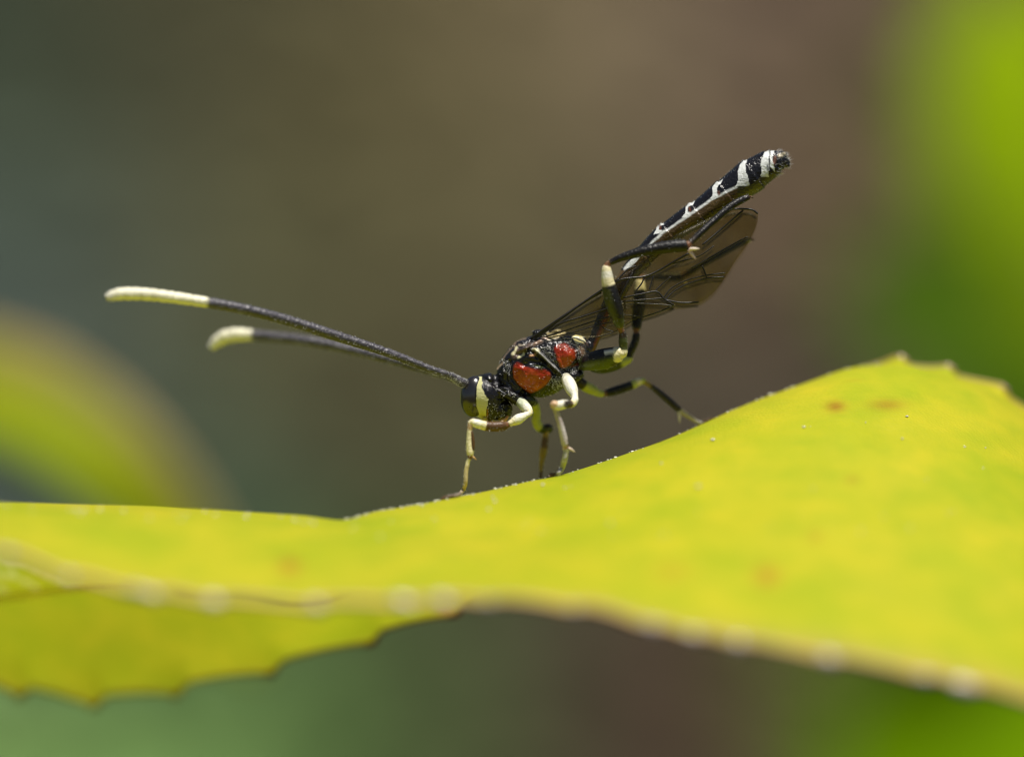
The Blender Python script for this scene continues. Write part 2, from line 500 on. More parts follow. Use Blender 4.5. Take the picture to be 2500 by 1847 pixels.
def leaf_surface(x, v):
    """Catmull-Rom across the blade; v 0..3"""
    c = leaf_section(x)
    ext = np.concatenate([(2 * c[:, :1] - c[:, 1:2]), c, (2 * c[:, 3:4] - c[:, 2:3])], 1)
    i = np.clip(np.floor(v).astype(int), 0, 2); f = (v - i)[:, None]
    r = np.arange(len(x))
    p0, p1, p2, p3 = ext[r, i], ext[r, i + 1], ext[r, i + 2], ext[r, i + 3]
    q = 0.5 * ((2 * p1) + (-p0 + p2) * f + (2 * p0 - 5 * p1 + 4 * p2 - p3) * f ** 2 + (-p0 + 3 * p1 - 3 * p2 + p3) * f ** 3)
    q[:, 0] += saw(x, TN, 13.0) * np.exp(-(v / 0.10) ** 2)
    low = np.clip((1300 - x) / 150, 0, 1); hi = np.clip((x - 2120) / 60, 0, 1) * np.clip((3000 - x) / 300, 0, 1)
    q[:, 0] += (saw(x, TF, 24.0) * low - saw(x, TF, 22.0) * hi) * np.exp(-((3 - v) / 0.10) ** 2)
    return np.stack([x, q[:, 0], q[:, 1]], 1)

def leaf_py(px, y):
    v = np.linspace(1.0, 3.0, 400)
    s = leaf_surface(np.full(400, float(px)), v)
    return float(np.interp(y, s[:, 2], s[:, 1]))

def crest(px):
    v = np.linspace(1.2, 3.0, 600)
    s = leaf_surface(np.full(600, float(px)), v)
    i = int(np.argmin(s[:, 1]))
    return s[i, 1], s[i, 2], v[i]
want = {k[0]: k[1] for k in Bk}
for it in range(4):
    Bk = [(a, b + (want[a] - crest(a)[0]) * 0.8 * min(1, max(0, (2190 - a) / 150)), c) if 800 < a < 2190 else (a, b, c) for a, b, c in Bk]
ux = np.concatenate([np.linspace(-900, -100, 60)[:-1], np.linspace(-100, 2600, 620), np.linspace(2600, 3400, 60)[1:]])
vv_ = np.concatenate([np.linspace(0, 0.3, 14)[:-1], np.linspace(0.3, 2.7, 90), np.linspace(2.7, 3, 14)[1:]])
UU, VV = np.meshgrid(ux, vv_, indexing='ij')
ls = leaf_surface(UU.ravel(), VV.ravel())
lw = PA(ls)
lx, lpv = UU.ravel(), VV.ravel()
# gentle pucker between the side veins
lw[:, 2] += 0.0045 * nz(lw, 5.0, 2.0) * np.clip(np.minimum(lpv, 3 - lpv) * 3, 0, 1) * np.where((lpv > 1.6) & (lpv < 2.4), 0.15, 1)
YEL = np.array([0.84, 0.79, 0.030]); GRN = np.array([0.66, 0.73, 0.020])
mixn = np.clip(0.58 + 0.85 * nz(lw * np.array([1.5, 1.0, 2.2]), 3.0, 5.0, 2) + 0.35 * nz(lw, 14.0, 9.0), 0, 1)
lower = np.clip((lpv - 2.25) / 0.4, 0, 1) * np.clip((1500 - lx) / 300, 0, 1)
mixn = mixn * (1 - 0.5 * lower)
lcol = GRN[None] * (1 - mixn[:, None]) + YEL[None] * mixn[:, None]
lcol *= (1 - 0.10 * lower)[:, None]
mg = np.exp(-(lpv / 0.11) ** 2) * np.clip(0.75 + 0.6 * nz(np.stack([lx / 160, lx * 0, lx * 0], 1), 1.0, 3.0), 0.2, 1)
mgf = np.exp(-((3 - lpv) / 0.03) ** 2) * 0.6
PINK = np.array([0.72, 0.48, 0.18])
mg = mg * (0.45 + 0.4 * np.clip((lx - 900) / 500, 0, 1))
lcol = lcol * (1 - mg[:, None]) + PINK * mg[:, None]
lcol = lcol * (1 - mgf[:, None]) + np.array([0.30, 0.20, 0.05]) * mgf[:, None]
for sx, sy, rx, ry, c, k in [(2070, 917, 34, 8, (0.45, 0.10, 0.01), 0.85), (2040, 992, 24, 13, (0.55, 0.20, 0.02), 0.8), (2165, 988, 42, 13, (0.60, 0.26, 0.02), 0.6),
                             (707, 1384, 26, 20, (0.70, 0.36, 0.03), 0.8), (1872, 1404, 30, 24, (0.70, 0.38, 0.03), 0.75), (1640, 1395, 40, 22, (0.72, 0.5, 0.03), 0.4),
                             (2080, 1170, 18, 10, (0.7, 0.4, 0.03), 0.4), (1990, 1310, 20, 14, (0.7, 0.42, 0.03), 0.4), (880, 1580, 24, 12, (0.55, 0.30, 0.02), 0.7), (1090, 1490, 20, 9, (0.5, 0.16, 0.02), 0.7)]:
    q = k * np.exp(-(((ls[:, 0] - sx) / rx) ** 2 + ((ls[:, 1] - sy) / ry) ** 2)) * ((lpv < 2.0) if sy < 1450 else (lpv > 2.0))
    lcol = lcol * (1 - q[:, None]) + np.array(c) * q[:, None]

for a in ([(-60, 1398), (-20, 1384), (20, 1374), (70, 1380), (130, 1404), (170, 1425)], [(-60, 1420), (0, 1402), (40, 1408), (75, 1424), (95, 1440)], [(-30, 1360), (60, 1376)], [(-20, 1425), (20, 1444)], [(20, 1374), (40, 1408)]):
    q = np.exp(-(linedist(ls[:, 0], ls[:, 1], a) / (4.0 if a[0][1] < 1426 else 7.0)) ** 2) * (lpv > 2.0) * (0.8 if a[0][1] < 1426 else 0.35)
    lcol = lcol * (1 - q[:, None]) + np.array((0.98, 0.95, 0.30)) * q[:, None]
    lw[:, 1] -= 0.003 * q
LEAF = empty('leafy_shoot', P(-1180, 900, 0.1)[:2] + (0.0,))
tag(LEAF, 'large yellow serrated leaf that the wasp stands on, with its stem', 'leaf')
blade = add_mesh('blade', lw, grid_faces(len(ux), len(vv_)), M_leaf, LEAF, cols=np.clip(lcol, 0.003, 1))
for vend, rr, cc in ((0.0, 0.0075, (0.56, 0.36, 0.14)), (3.0, 0.006, (0.34, 0.24, 0.07))):
    ex = np.linspace(-895, 3395, 900)
    e = PA(leaf_surface(ex, np.full(900, vend)))
    V, F = tube_np(e, rr, 7)
    add_mesh('margin', V, F, M_rim, blade, cols=np.tile(cc, (len(V), 1)) * (1 + 0.25 * nz(V, 8.0, 3.0))[:, None])
tag(blade, 'curled yellow-green blade with pinkish toothed margins')

# tooth glands
for T, vpos, first in ((TN, 0.0, True), (TF, 3.0, False)):
    for t in T:
        if t < -200 or t > 2620: continue
        if not first and 1200 < t < 2150: continue
        s = leaf_surface(np.array([t + (2.0 if first else 1.0)]), np.array([vpos]))
        c = np.array(P(*s[0]))
        if first:
            r = rng.uniform(0.009, 0.019); rad = (r * rng.uniform(1.2, 2.0), r, r * 0.9); k_ = rng.uniform(0.55, 1.0); cc = (0.82 * k_, 0.66 * k_, 0.56 * k_)  # pale colour paints blurred sun glints into the brown glands
            c = c + np.array([0, -0.004, 0.004])
        else:
            up = t > 2150
            r = 0.0080 if up else 0.009; rad = (r * 2.2, r, r * 1.1); c = c - np.array([0.0, 0.0, 0.005 if up else 0.0]); cc = (0.34, 0.19, 0.17) if up else (0.16, 0.045, 0.02)
        V, F = ellipsoid(c, rad, 14, 10, rot=(0.25 if first else (0.45 if t > 2150 else -0.5)))
        add_mesh('tooth', V, F, M_tooth, blade, cols=np.tile(cc, (len(V), 1)))

# midrib and side veins on the underside (seen below the near margin at the left)
def on_leaf(pts, off=0.004):
    out = []
    for x, v in pts:
        s = leaf_surface(np.array([float(x)]), np.array([float(v)]))[0]
        out.append(np.array(P(s[0], s[1], s[2] - off)))
    return np.array(out)
def v_at(px, py):
    v = np.linspace(2.0, 3.0, 300); s = leaf_surface(np.full(300, float(px)), v)
    return float(np.interp(py, s[:, 1], v))
mr = [(x, v_at(x, py)) for x, py in [(-600, 1440), (-300, 1468), (-120, 1476), (0, 1458), (90, 1446), (180, 1434), (260, 1424), (330, 1418)]]
mp = cr(on_leaf(mr, 0.010), 80)
V, F = tube_np(mp, np.linspace(0.013, 0.007, 80), 10)
add_mesh('midrib', V, F, M_nerve, blade, cols=np.tile((0.95, 0.74, 0.12), (len(V), 1)))
# pale grains on the blade
parts = []
def grain(px, v, r):
    if v > 1.8: v = crest(px)[2] + (v - 1.97)
    s = leaf_surface(np.array([float(px)]), np.array([float(v)]))[0]
    c = np.array(P(*s)) + np.array([0, -0.2 * r, 0.6 * r])
    parts.append(ellipsoid(c, (r * rng.uniform(0.8, 1.6), r, r * rng.uniform(0.6, 1.0)), 8, 6))
for i in range(52): grain(rng.uniform(840, 1160), rng.uniform(1.86, 1.975), rng.uniform(0.0014, 0.0030))
for i in range(70): grain(rng.uniform(1150, 2150), rng.uniform(1.88, 1.98), rng.uniform(0.0012, 0.0030))
for i in range(38): grain(rng.uniform(850, 2450), rng.uniform(0.9, 1.75), rng.uniform(0.0014, 0.0034))
for i in range(26): grain(rng.uniform(0, 900), rng.uniform(0.85, 1.15), rng.uniform(0.002, 0.0035))
for px, v in ((244, 1.0), (302, 1.0), (600, 1.0), (765, 1.0), (1325, 1.72), (1705, 1.35), (1880, 1.97), (1740, 1.75)):
    grain(px, v, 0.0045)
V, F = merge(parts)
g = add_mesh('grains', V, F, M_grain, blade)
tag(g, 'tiny pale grains scattered over the blade', kind='stuff')

# stalk and stem, left of the picture
pt = cr([P(-860, 1548, -0.08), P(-1000, 1560, -0.02), P(-1120, 1640, 0.06), P(-1180, 1760, 0.1)], 24)
V, F = tube_np(pt, np.linspace(0.03, 0.045, 24), 12); add_mesh('leaf_stalk', V, F, M_stem, LEAF)
sx0, sy0, sz0 = P(-1180, 1700, 0.1)
sp = cr([(sx0, sy0, -0.3), (sx0 - 0.25, sy0 + 0.1, 6), (sx0 - 0.1, sy0, 13), (sx0 + 0.05, sy0, 19), (sx0, sy0, sz0 - 0.1), (sx0 - 0.2, sy0 + 0.2, sz0 + 3), (sx0 - 0.6, sy0 + 0.3, sz0 + 7)], 80)
V, F = tube_np(sp, np.linspace(0.16, 0.05, 80), 14); add_mesh('stem', V, F, M_stem, LEAF)

# ------------------------------------------------------------------ other blurred leaves
def simple_blade(name, center, left, right, cols2, parent, droop=0.0, n=50, m=15, thick=0.02):
    """center: list of world points; left/right: half-width vectors per key; cols2: (col at left margin, col centre, col right margin)"""
    c = cr(center, n); l = cr(left, n); r = cr(right, n)
    V = []; C = []
    for i in range(n):
        for j in range(m):
            t = -1 + 2 * j / (m - 1)
            p = c[i] + (l[i] * -t if t < 0 else r[i] * t)
            V.append(p)
            a = abs(t) ** 2
            e = np.array(cols2[0] if t < 0 else cols2[2]); mid = np.array(cols2[1])
            C.append(mid * (1 - a) + e * a)
    V = np.array(V)
    C = np.array(C) * (1 + 0.12 * nz(V, 1.6, 4.0))[:, None]
    o = add_mesh(name, V, grid_faces(n, m), M_bleaf, parent, cols=np.clip(C, 0.002, 1))
    s = o.modifiers.new('thickness', 'SOLIDIFY'); s.thickness = thick; s.offset = 0
    # midrib
    V, F = tube_np(c - np.array([0, 0.0, 0.01]), np.linspace(0.03, 0.008, n), 8)
    add_mesh('midrib', V, F, M_stem, o)
    return o

# arching leaf at the left, 4.4 units behind the wasp
yb = 4.4
SH2 = empty('arching_leaf', P(-1500, 900, yb)[:2] + (0.0,))
tag(SH2, 'blurred arching green leaf with a tan edge, behind the left end of the yellow leaf', 'leaf')
cpx = [(-1100, 1180), (-700, 960), (-300, 900), (0, 955), (180, 1045), (320, 1160), (440, 1300), (540, 1460), (620, 1640)]
cen = [P(x, y, yb + 0.1 * math.sin(i)) for i, (x, y) in enumerate(cpx)]
wds = [20, 100, 125, 135, 128, 112, 92, 64, 6]
lf_, rt_ = [], []
for i, wd in enumerate(wds):
    a = np.array(cpx[max(i - 1, 0)]); b = np.array(cpx[min(i + 1, len(cpx) - 1)]); t = (b - a) / np.linalg.norm(b - a)
    nrm = np.array([t[1], -t[0]])           # upward side in the picture plane
    k = wd / 1000 * (DC + yb) / DC
    lf_.append((nrm[0] * k, 0.35 * k, -nrm[1] * k)); rt_.append((-nrm[0] * k, -0.9 * k, nrm[1] * k * 0.9))
simple_blade('blade', cen, lf_, rt_, ((0.62, 0.46, 0.26), (0.46, 0.50, 0.010), (0.22, 0.36, 0.004)), SH2)
q = np.array(P(-1100, 1180, yb)); qb = np.array(P(-1500, 1500, yb))
V, F = tube_np(cr([q, q * 0.6 + qb * 0.4 + np.array([0, 0, 0.1]), qb, (qb[0] - 0.1, qb[1], 12), (qb[0], qb[1], -0.2)], 60), np.linspace(0.03, 0.14, 60), 10)
add_mesh('stem', V, F, M_stem, SH2)

# green shoot at the right, 8 units behind
yr = 14.0
SH3 = empty('green_shoot', P(2950, 900, yr)[:2] + (0.0,))
tag(SH3, 'blurred bright green leafy shoot at the right, behind the tip of the yellow leaf', 'plant')
kk = (DC + yr) / DC / 1000
def broad(pts, wl, colr, dy, rise=0.45, lean=-0.5):
    cen = [P(x, y, yr + dy + rise * i) for i, (x, y) in enumerate(pts)]
    lf, rt = [], []
    for i, wd in enumerate(wl):
        a = np.array(pts[max(i - 1, 0)]); b = np.array(pts[min(i + 1, len(pts) - 1)]); t = (b - a) / np.linalg.norm(b - a)
        nrm = np.array([t[1], -t[0]]); k = wd * kk
        lf.append((nrm[0] * k, -lean * k * 0.6, -nrm[1] * k)); rt.append((-nrm[0] * k, lean * k * 0.3, nrm[1] * k))
    return simple_blade('leaf', cen, lf, rt, (np.array(colr) * 0.9, colr, np.array(colr) * 0.9), SH3)
broad([(2900, 1000), (2720, 760), (2580, 520), (2480, 280), (2440, 60), (2440, -120)], [30, 180, 260, 240, 150, 10], (0.40, 0.56, 0.004), 0.0)
broad([(2920, 1120), (2720, 950), (2540, 840), (2370, 770), (2200, 720), (2030, 690)], [30, 200, 270, 260, 190, 8], (0.085, 0.17, 0.001), 0.6, 0.05, 1.6)
broad([(2950, 1500), (2760, 1560), (2560, 1660), (2360, 1780), (2180, 1900), (2000, 2060)], [30, 190, 270, 280, 220, 10], (0.26, 0.46, 0.001), 0.3, 0.05, 1.6)
broad([(2950, 700), (2850, 400), (2800, 100), (2780, -200), (2800, -500)], [30, 160, 200, 160, 10], (0.30, 0.40, 0.008), 1.2)
s0 = np.array(P(2930, 900, yr + 0.3))
sp = cr([(s0[0] + 0.3, s0[1], 1.0), (s0[0] + 0.1, s0[1] + 0.2, 10), (s0[0], s0[1], s0[2] - 1.2), (s0[0], s0[1], s0[2]), (s0[0] - 0.1, s0[1] + 0.3, s0[2] + 2.0)], 70)
V, F = tube_np(sp, np.linspace(0.2, 0.05, 70), 12); add_mesh('stem', V, F, M_stem, SH3)

# ------------------------------------------------------------------ the wasp
WASP = empty('wasp', P(1320, 1165, 0.0))
tag(WASP, 'slender black wasp with red side patches, white-tipped antennae and raised banded abdomen', 'wasp')

SEG = 36
def loft_pairs(pairs, n, pw=2.3):
    """pairs: (tx,ty,bx,by,half_depth px, y offset units) -> closed mesh, cross-sections in planes through each pair"""
    s = cr(np.asarray(pairs, float), n)
    V = []
    for tx, ty, bx_, by_, hd, y0 in s:
        cx, cy = (tx + bx_) / 2, (ty + by_) / 2; hx, hy = (tx - bx_) / 2, (ty - by_) / 2
        for k in range(SEG):
            th = 2 * math.pi * k / SEG
            c, sn = math.cos(th), math.sin(th)
            c = math.copysign(abs(c) ** (2 / pw), c); sn = math.copysign(abs(sn) ** (2 / pw), sn)
            V.append((cx + hx * c, cy + hy * c, y0 + hd / 1000 * sn))
    F = grid_faces(n, SEG, True)
    k = len(V)
    e = (n - 1) * SEG
    V.append(tuple(np.mean(V[:SEG], axis=0))); V.append(tuple(np.mean(V[e:e + SEG], axis=0)))
    for j in range(SEG):
        F.append((k, (j + 1) % SEG, j)); F.append((k + 1, e + j, e + (j + 1) % SEG))
    return PA(np.array(V)), F

def ell_px(cx, cy, y, rx, ry, rd, rot=0.0):
    return ellipsoid(P(cx, cy, y), (rx / 1000, rd / 1000, ry / 1000), 28, 18, rot)

def pt(pts, n=20, seg=16):
    v, f, t = px_tube(pts, n, seg); return v, f

solids = []
# head
solids.append(ell_px(1185, 967, 0.0, 50, 55, 59, 0.05))
solids.append(ell_px(1164, 966, 0.0, 33, 50, 40, 0.08))
solids.append(ell_px(1194, 928, 0.0, 24, 19, 44))
solids.append(ell_px(1219, 999, 0.0, 32, 29, 40))
solids.append(ell_px(1200, 1015, 0.0, 28, 18, 26))
# neck and prothorax
solids.append(pt([(1195, 935, 0.0, 20), (1212, 935, 0.0, 22), (1228, 928, 0.0, 34), (1248, 920, 0.0, 46)], 20, 24))
solids.append(pt([(1206, 946, -0.034, 9), (1225, 954, -0.040, 12), (1246, 964, -0.040, 15), (1262, 974, -0.034, 15), (1272, 982, -0.03, 12)], 20))
solids.append(pt([(1206, 946, 0.034, 9), (1225, 954, 0.040, 12), (1246, 964, 0.040, 15), (1262, 974, 0.034, 15), (1272, 982, 0.03, 12)], 20))
# thorax
solids.append(loft_pairs([(1209, 912, 1222, 948, 24, 0), (1226, 872, 1256, 976, 44, 0), (1249, 842, 1290, 967, 56, 0), (1272, 827, 1326, 969, 62, 0),
                          (1302, 820, 1371, 952, 62, 0), (1345, 813, 1404, 932, 58, 0), (1389, 812, 1424, 908, 50, 0), (1420, 819, 1437, 888, 38, 0), (1440, 838, 1445, 869, 18, 0)], 60))
# scutellum, tegulae, coxal bases
solids.append(ell_px(1322, 815, 0.0, 24, 11, 26, 0.15))
solids.append(ell_px(1362, 811, 0.0, 16, 8, 22, 0.1))
for sgn in (-1, 1):
    solids.append(ell_px(1283, 852, 0.052 * sgn, 14, 9, 12, -0.4))
    solids.append(ell_px(1300, 905, 0.045 * sgn, 40, 34, 24, -0.15))
    solids.append(ell_px(1380, 868, 0.042 * sgn, 24, 26, 20, 0.0))
    solids.append(ell_px(1402, 918, 0.030 * sgn, 24, 15, 24, -0.3))
    solids.append(ell_px(1288, 978, 0.025 * sgn, 22, 14, 18, 0.3))
# petiole + abdomen
solids.append(loft_pairs([(1428, 852, 1448, 866, 12, 0), (1438, 822, 1463, 833, 10, 0), (1451, 789, 1478, 801, 10, 0), (1465, 752, 1497, 770, 14, 0), (1481, 715, 1519, 734, 19, 0),
                          (1500, 682, 1539, 702, 24, 0), (1525, 645, 1562, 670, 28, 0), (1558, 604, 1596, 636, 31, 0), (1593, 566, 1634, 603, 33, 0),
                          (1648, 522, 1688, 566, 35, 0), (1692, 492, 1734, 544, 37, 0), (1747, 447, 1791, 505, 39, 0), (1798, 405, 1838, 476, 40, 0),
                          (1826, 388, 1864, 458, 38, 0), (1860, 373, 1893, 432, 33, 0), (1884, 368, 1910, 413, 25, 0), (1905, 370, 1922, 403, 17, 0), (1920, 381, 1930, 397, 9, 0)], 120, 2.15))
solids.append(ell_px(1912, 376, -0.004, 10, 7, 12, 0.3))
solids.append(ell_px(1918, 400, 0.0, 12, 9, 12, 0.5))
V, F = merge(solids)
tmp = add_mesh('tmp', V, F, M_body)
rm = tmp.modifiers.new('r', 'REMESH'); rm.mode = 'VOXEL'; rm.voxel_size = 0.0021
sm = tmp.modifiers.new('s', 'SMOOTH'); sm.factor = 0.5; sm.iterations = 3
dg = bpy.context.evaluated_depsgraph_get()
me = bpy.data.meshes.new_from_object(tmp.evaluated_get(dg))
bpy.data.objects.remove(tmp, do_unlink=True)
nv = len(me.vertices)
bv = np.empty(nv * 3, np.float32); me.vertices.foreach_get('co', bv); bv = bv.reshape(-1, 3).astype(float)
bn = np.empty(nv * 3, np.float32); me.vertex_normals.foreach_get('vector', bn); bn = bn.reshape(-1, 3).astype(float)
bpx, bpy_ = unP(bv)

# --- relief: sutures, plates, overlapping tergites
disp = np.zeros(nv)
def groove(pts, depth, width):
    global disp
    disp -= depth / 1000 * np.exp(-(linedist(bpx, bpy_, pts) / width) ** 2)
def ridge(pts, h, width):
    groove(pts, -h, width)
suture = c1([(1240, 400), (1330, 480), (1440, 590), (1560, 700), (1640, 800)])
groove(c1([(1180, 420), (1290, 520), (1400, 620), (1520, 740)]), 6, 5)
ridge(suture, 4, 3.5)
groove(c1([(1330, 420), (1440, 520), (1560, 640), (1660, 740)]), 5, 4)
groove(c1([(900, 560), (920, 700), (930, 800), (1010, 900), (1100, 990)]), 6, 4)
groove(c1([(1100, 600), (1230, 560), (1350, 590)]), 8, 7)
groove(c1([(820, 560), (860, 700), (850, 820), (1000, 960)]), 4, 4)
groove(c1([(1500, 330), (1480, 430), (1540, 590), (1620, 670)]), 3, 3)
groove(c1([(1640, 690), (1780, 640), (1900, 560)]), 5, 5)
groove(c1([(700, 700), (720, 860), (830, 960)]), 6, 5)
groove(c1([(1000, 470), (1130, 420), (1240, 350), (1400, 270), (1560, 230)]), 5, 4)
groove(c1([(540, 760), (720, 900), (1000, 980)]), 3, 3)
ax = np.array([0.79, -0.613])
tt = (bpx - 1500) * ax[0] + (bpy_ - 700) * ax[1]
TB = [(1566, 616), (1619, 550), (1689, 500), (1758, 450), (1822, 400), (1876, 382), (1889, 380)]
abd = (tt > 30)
tb = [(a - 1500) * ax[0] + (b - 700) * ax[1] for a, b in TB]
seg_d = np.zeros(nv)
prev = tb[0] - 80
for b in tb:
    m = abd & (tt >= prev) & (tt < b)
    seg_d[m] = ((tt[m] - prev) / (b - prev)) ** 2
    prev = b
disp += seg_d * 3.2 / 1000 * abd
pit = nz(bv, 95.0, 1.0) * 0.0010
isth = (bpx > 1205) & (bpx < 1450) & (bpy_ > 805)
disp += np.where(isth, 2.0 * pit + 0.0028 * nz(bv, 42.0, 3.0), 0.25 * pit)
bv2 = bv + bn * disp[:, None]

# --- pigment
wob = 1.6
jx = bpx + wob * nz(bv, 60.0, 8.0); jy = bpy_ + wob * nz(bv, 60.0, 13.0)
BLK = np.array([0.009, 0.008, 0.009])
bc = np.tile(BLK, (nv, 1)) * (1 + 0.5 * nz(bv, 30.0, 2.0))[:, None]
def paint(poly, c, k=1.0, mask=None, soft=None):
    m = inpoly(jx, jy, poly)
    if mask is not None: m &= mask
    bc[m] = bc[m] * (1 - k) + np.array(c) * k
BRK = 0.35 * np.minimum(nz(bv, 55.0, 21.0, 2), 0.3) * (bpx < 1460)
def stroke(pts, c, wd, k=1.0, mask=None):
    q = np.clip(1.3 - linedist(jx, jy, pts) / wd + BRK, 0, 1) * k
    if mask is not None: q = q * mask
    bc[:] = bc * (1 - q[:, None]) + np.array(c) * q[:, None]
CREAM = (0.72, 0.66, 0.40); WHITE = (0.74, 0.76, 0.72); RED = np.array((0.27, 0.020, 0.002)); ORG = np.array((0.40, 0.088, 0.006)); TAN = (0.50, 0.38, 0.24)
# underside of the thorax: the leaf's green reflection painted in as olive
stroke([(1300, 968), (1335, 966), (1372, 952)], (0.030, 0.040, 0.006), 14, 0.9)
# red side patches
r1 = c1([(1000, 570), (1060, 580), (1110, 625), (1200, 645), (1290, 668), (1400, 668), (1460, 700), (1465, 780), (1400, 880), (1310, 940), (1190, 985), (1100, 945), (1010, 870), (950, 780), (940, 690), (960, 620)])
r2 = c1([(1500, 390), (1540, 330), (1640, 310), (1740, 370), (1805, 420), (1800, 500), (1720, 610), (1640, 660), (1585, 640), (1540, 540)])
for poly, cy0, cy1 in ((r1, 890, 955), (r2, 850, 897)):
    dd = linedist(jx, jy, poly + [poly[0]]); dd = np.where(inpoly(jx, jy, poly), dd, -dd)
    al = np.clip((dd + 2.0) / 6.0, 0, 1); m = al > 0
    f = np.clip((bpy_[m] - cy0) / (cy1 - cy0) + 0.45 * nz(bv[m], 38.0, 6.0, 2), 0, 1)[:, None]
    a_ = al[m][:, None]
    bc[m] = bc[m] * (1 - a_) + (RED * (1 - f) + ORG * f) * (1 + 0.25 * nz(bv[m], 110.0, 2.0))[:, None] * a_
paint(c1([(1860, 540), (1960, 520), (1975, 570), (1890, 600)]), (0.55, 0.05, 0.008))
paint(c1([(1700, 640), (1800, 590), (1880, 600), (1800, 640)]), (0.10, 0.012, 0.004), 0.8)
# thorax marks
stroke(c1([(960, 330), (1010, 420), (960, 500), (1100, 400), (1180, 330)]), (0.16, 0.11, 0.08), 7.0, 0.6)
stroke(c1([(996, 372), (985, 420), (950, 465)]), CREAM, 3.5, 0.9)
stroke(c1([(1035, 340), (1075, 350), (1110, 335)]), (0.5, 0.42, 0.3), 3.0, 0.6)
stroke(c1([(1020, 505), (1090, 475)]), CREAM, 4.0, 0.95)
stroke(c1([(1240, 395), (1290, 430), (1380, 510), (1480, 600), (1560, 690)]), (0.34, 0.33, 0.31), 2.6, 0.8)
stroke(c1([(1235, 395), (1290, 420)]), CREAM, 5.0, 0.9)
stroke(c1([(1180, 480), (1240, 465)]), (0.5, 0.25, 0.08), 3.5, 0.7)
stroke(c1([(690, 690), (740, 640), (790, 600)]), (0.55, 0.40, 0.24), 3.5, 0.85)
stroke(c1([(790, 600), (830, 500), (920, 380), (1000, 300), (1120, 245)]), (0.22, 0.16, 0.10), 3.0, 0.6)
stroke(c1([(1420, 180), (1480, 162), (1570, 140)]), (0.52, 0.44, 0.28), 4.0, 0.75)
stroke(c1([(1400, 265), (1450, 240), (1540, 210), (1630, 180)]), (0.55, 0.47, 0.30), 4.5, 0.8)
stroke(c1([(1230, 330), (1330, 270), (1420, 240)]), (0.40, 0.26, 0.18), 4.0, 0.7)
paint(c1([(1740, 230), (1790, 200), (1870, 230), (1930, 290), (1900, 330), (1800, 320)]), CREAM)
stroke(c1([(1900, 340), (1880, 430), (1900, 500)]), (0.48, 0.30, 0.22), 9.0, 0.55)
paint(c1([(1220, 610), (1290, 590), (1380, 610), (1440, 650), (1330, 655)]), (0.04, 0.05, 0.012), 0.8)
# head: pale orbit, olive lower face
stripe = [(1166, 920), (1176, 918), (1178, 934), (1176, 945), (1183, 962), (1193, 974), (1190, 989), (1186, 1005), (1187, 1026), (1162, 1026), (1163, 978), (1164, 945)]
paint(stripe, (0.62, 0.60, 0.30))
stroke([(1174, 1012), (1182, 1026)], (0.42, 0.38, 0.06), 9, 0.6)
stroke([(1190, 1000), (1188, 1026)], (0.40, 0.18, 0.04), 2.5, 0.6)
stroke([(1198, 1030), (1212, 1030), (1226, 1024)], (0.30, 0.16, 0.03), 5, 0.7)
# petiole: dark with a brown underside
stroke([(1452, 855), (1466, 815), (1480, 780), (1498, 745)], (0.16, 0.05, 0.012), 8, 0.8, (bpy_ < 862) * 1.0)
# abdomen
ab = (bpx > 1490) & (bpy_ < 760)
lat = c4([(120, 1540), (250, 1400), (370, 1300), (570, 1110), (830, 940), (1150, 715), (1450, 565)])
latd = np.interp(bpx, [p[0] for p in lat], [p[1] for p in lat])
below = ab & (bpy_ > latd + 2) & (bpx < 1825)
kf = np.clip(0.5 + 0.8 * nz(bv, 22.0, 5.0), 0, 1)[:, None]
bc[below] = (np.array((0.13, 0.085, 0.03)) * kf + np.array((0.05, 0.025, 0.010)) * (1 - kf))[below]
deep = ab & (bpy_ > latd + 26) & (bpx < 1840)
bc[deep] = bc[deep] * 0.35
vent = ab & (bpx >= 1800) & inpoly(jx, jy, c4([(1450, 570), (1600, 560), (1740, 440), (1900, 390), (2000, 330), (2050, 400), (1850, 520), (1650, 720), (1400, 800)]))
bc[vent] = np.array((0.055, 0.050, 0.018))
abm = ab * 1.0
stroke(lat, WHITE, 3.4, 0.95, abm)
for poly in ([(130, 1550), (150, 1480), (200, 1425), (310, 1395), (290, 1420), (200, 1510)],
             [(470, 1130), (505, 1060), (520, 1020), (585, 975), (575, 1030), (545, 1040), (530, 1080), (590, 1090), (540, 1120)],
             [(800, 930), (840, 880), (850, 810), (900, 765), (955, 725), (925, 790), (880, 810), (870, 860), (930, 880), (850, 930)],
             [(1120, 730), (1165, 670), (1170, 570), (1215, 515), (1290, 470), (1250, 540), (1215, 590), (1220, 650), (1265, 670), (1200, 710)],
             [(1440, 560), (1470, 480), (1465, 390), (1490, 310), (1580, 220), (1560, 300), (1560, 380), (1580, 430), (1600, 550)],
             [(1730, 440), (1745, 390), (1735, 300), (1760, 220), (1800, 140), (1850, 120), (1835, 200), (1835, 300), (1830, 440)],
             [(1850, 330), (1845, 200), (1865, 120), (1905, 110), (1880, 200), (1885, 300), (1900, 390)]):
    paint(c4(poly), WHITE, 0.97, ab)
stroke(c4([(1815, 320), (1825, 360)]), (0.12, 0.13, 0.15), 4, 0.8, abm)
stroke(c4([(1845, 130), (1835, 220), (1840, 300)]), (0.02, 0.02, 0.02), 2.0, 0.8, abm)
stroke(c4([(1960, 190), (2010, 175)]), (0.60, 0.52, 0.36), 5, 0.9, abm)
stroke(c4([(1910, 210), (1890, 280)]), (0.25, 0.12, 0.08), 4, 0.7, abm)
for x_, y_ in ((545, 1050), (895, 835), (1235, 640)):
    stroke(c4([(x_, y_ - 12), (x_ + 6, y_ + 16)]), (0.14, 0.05, 0.025), 3.5, 0.9, abm)

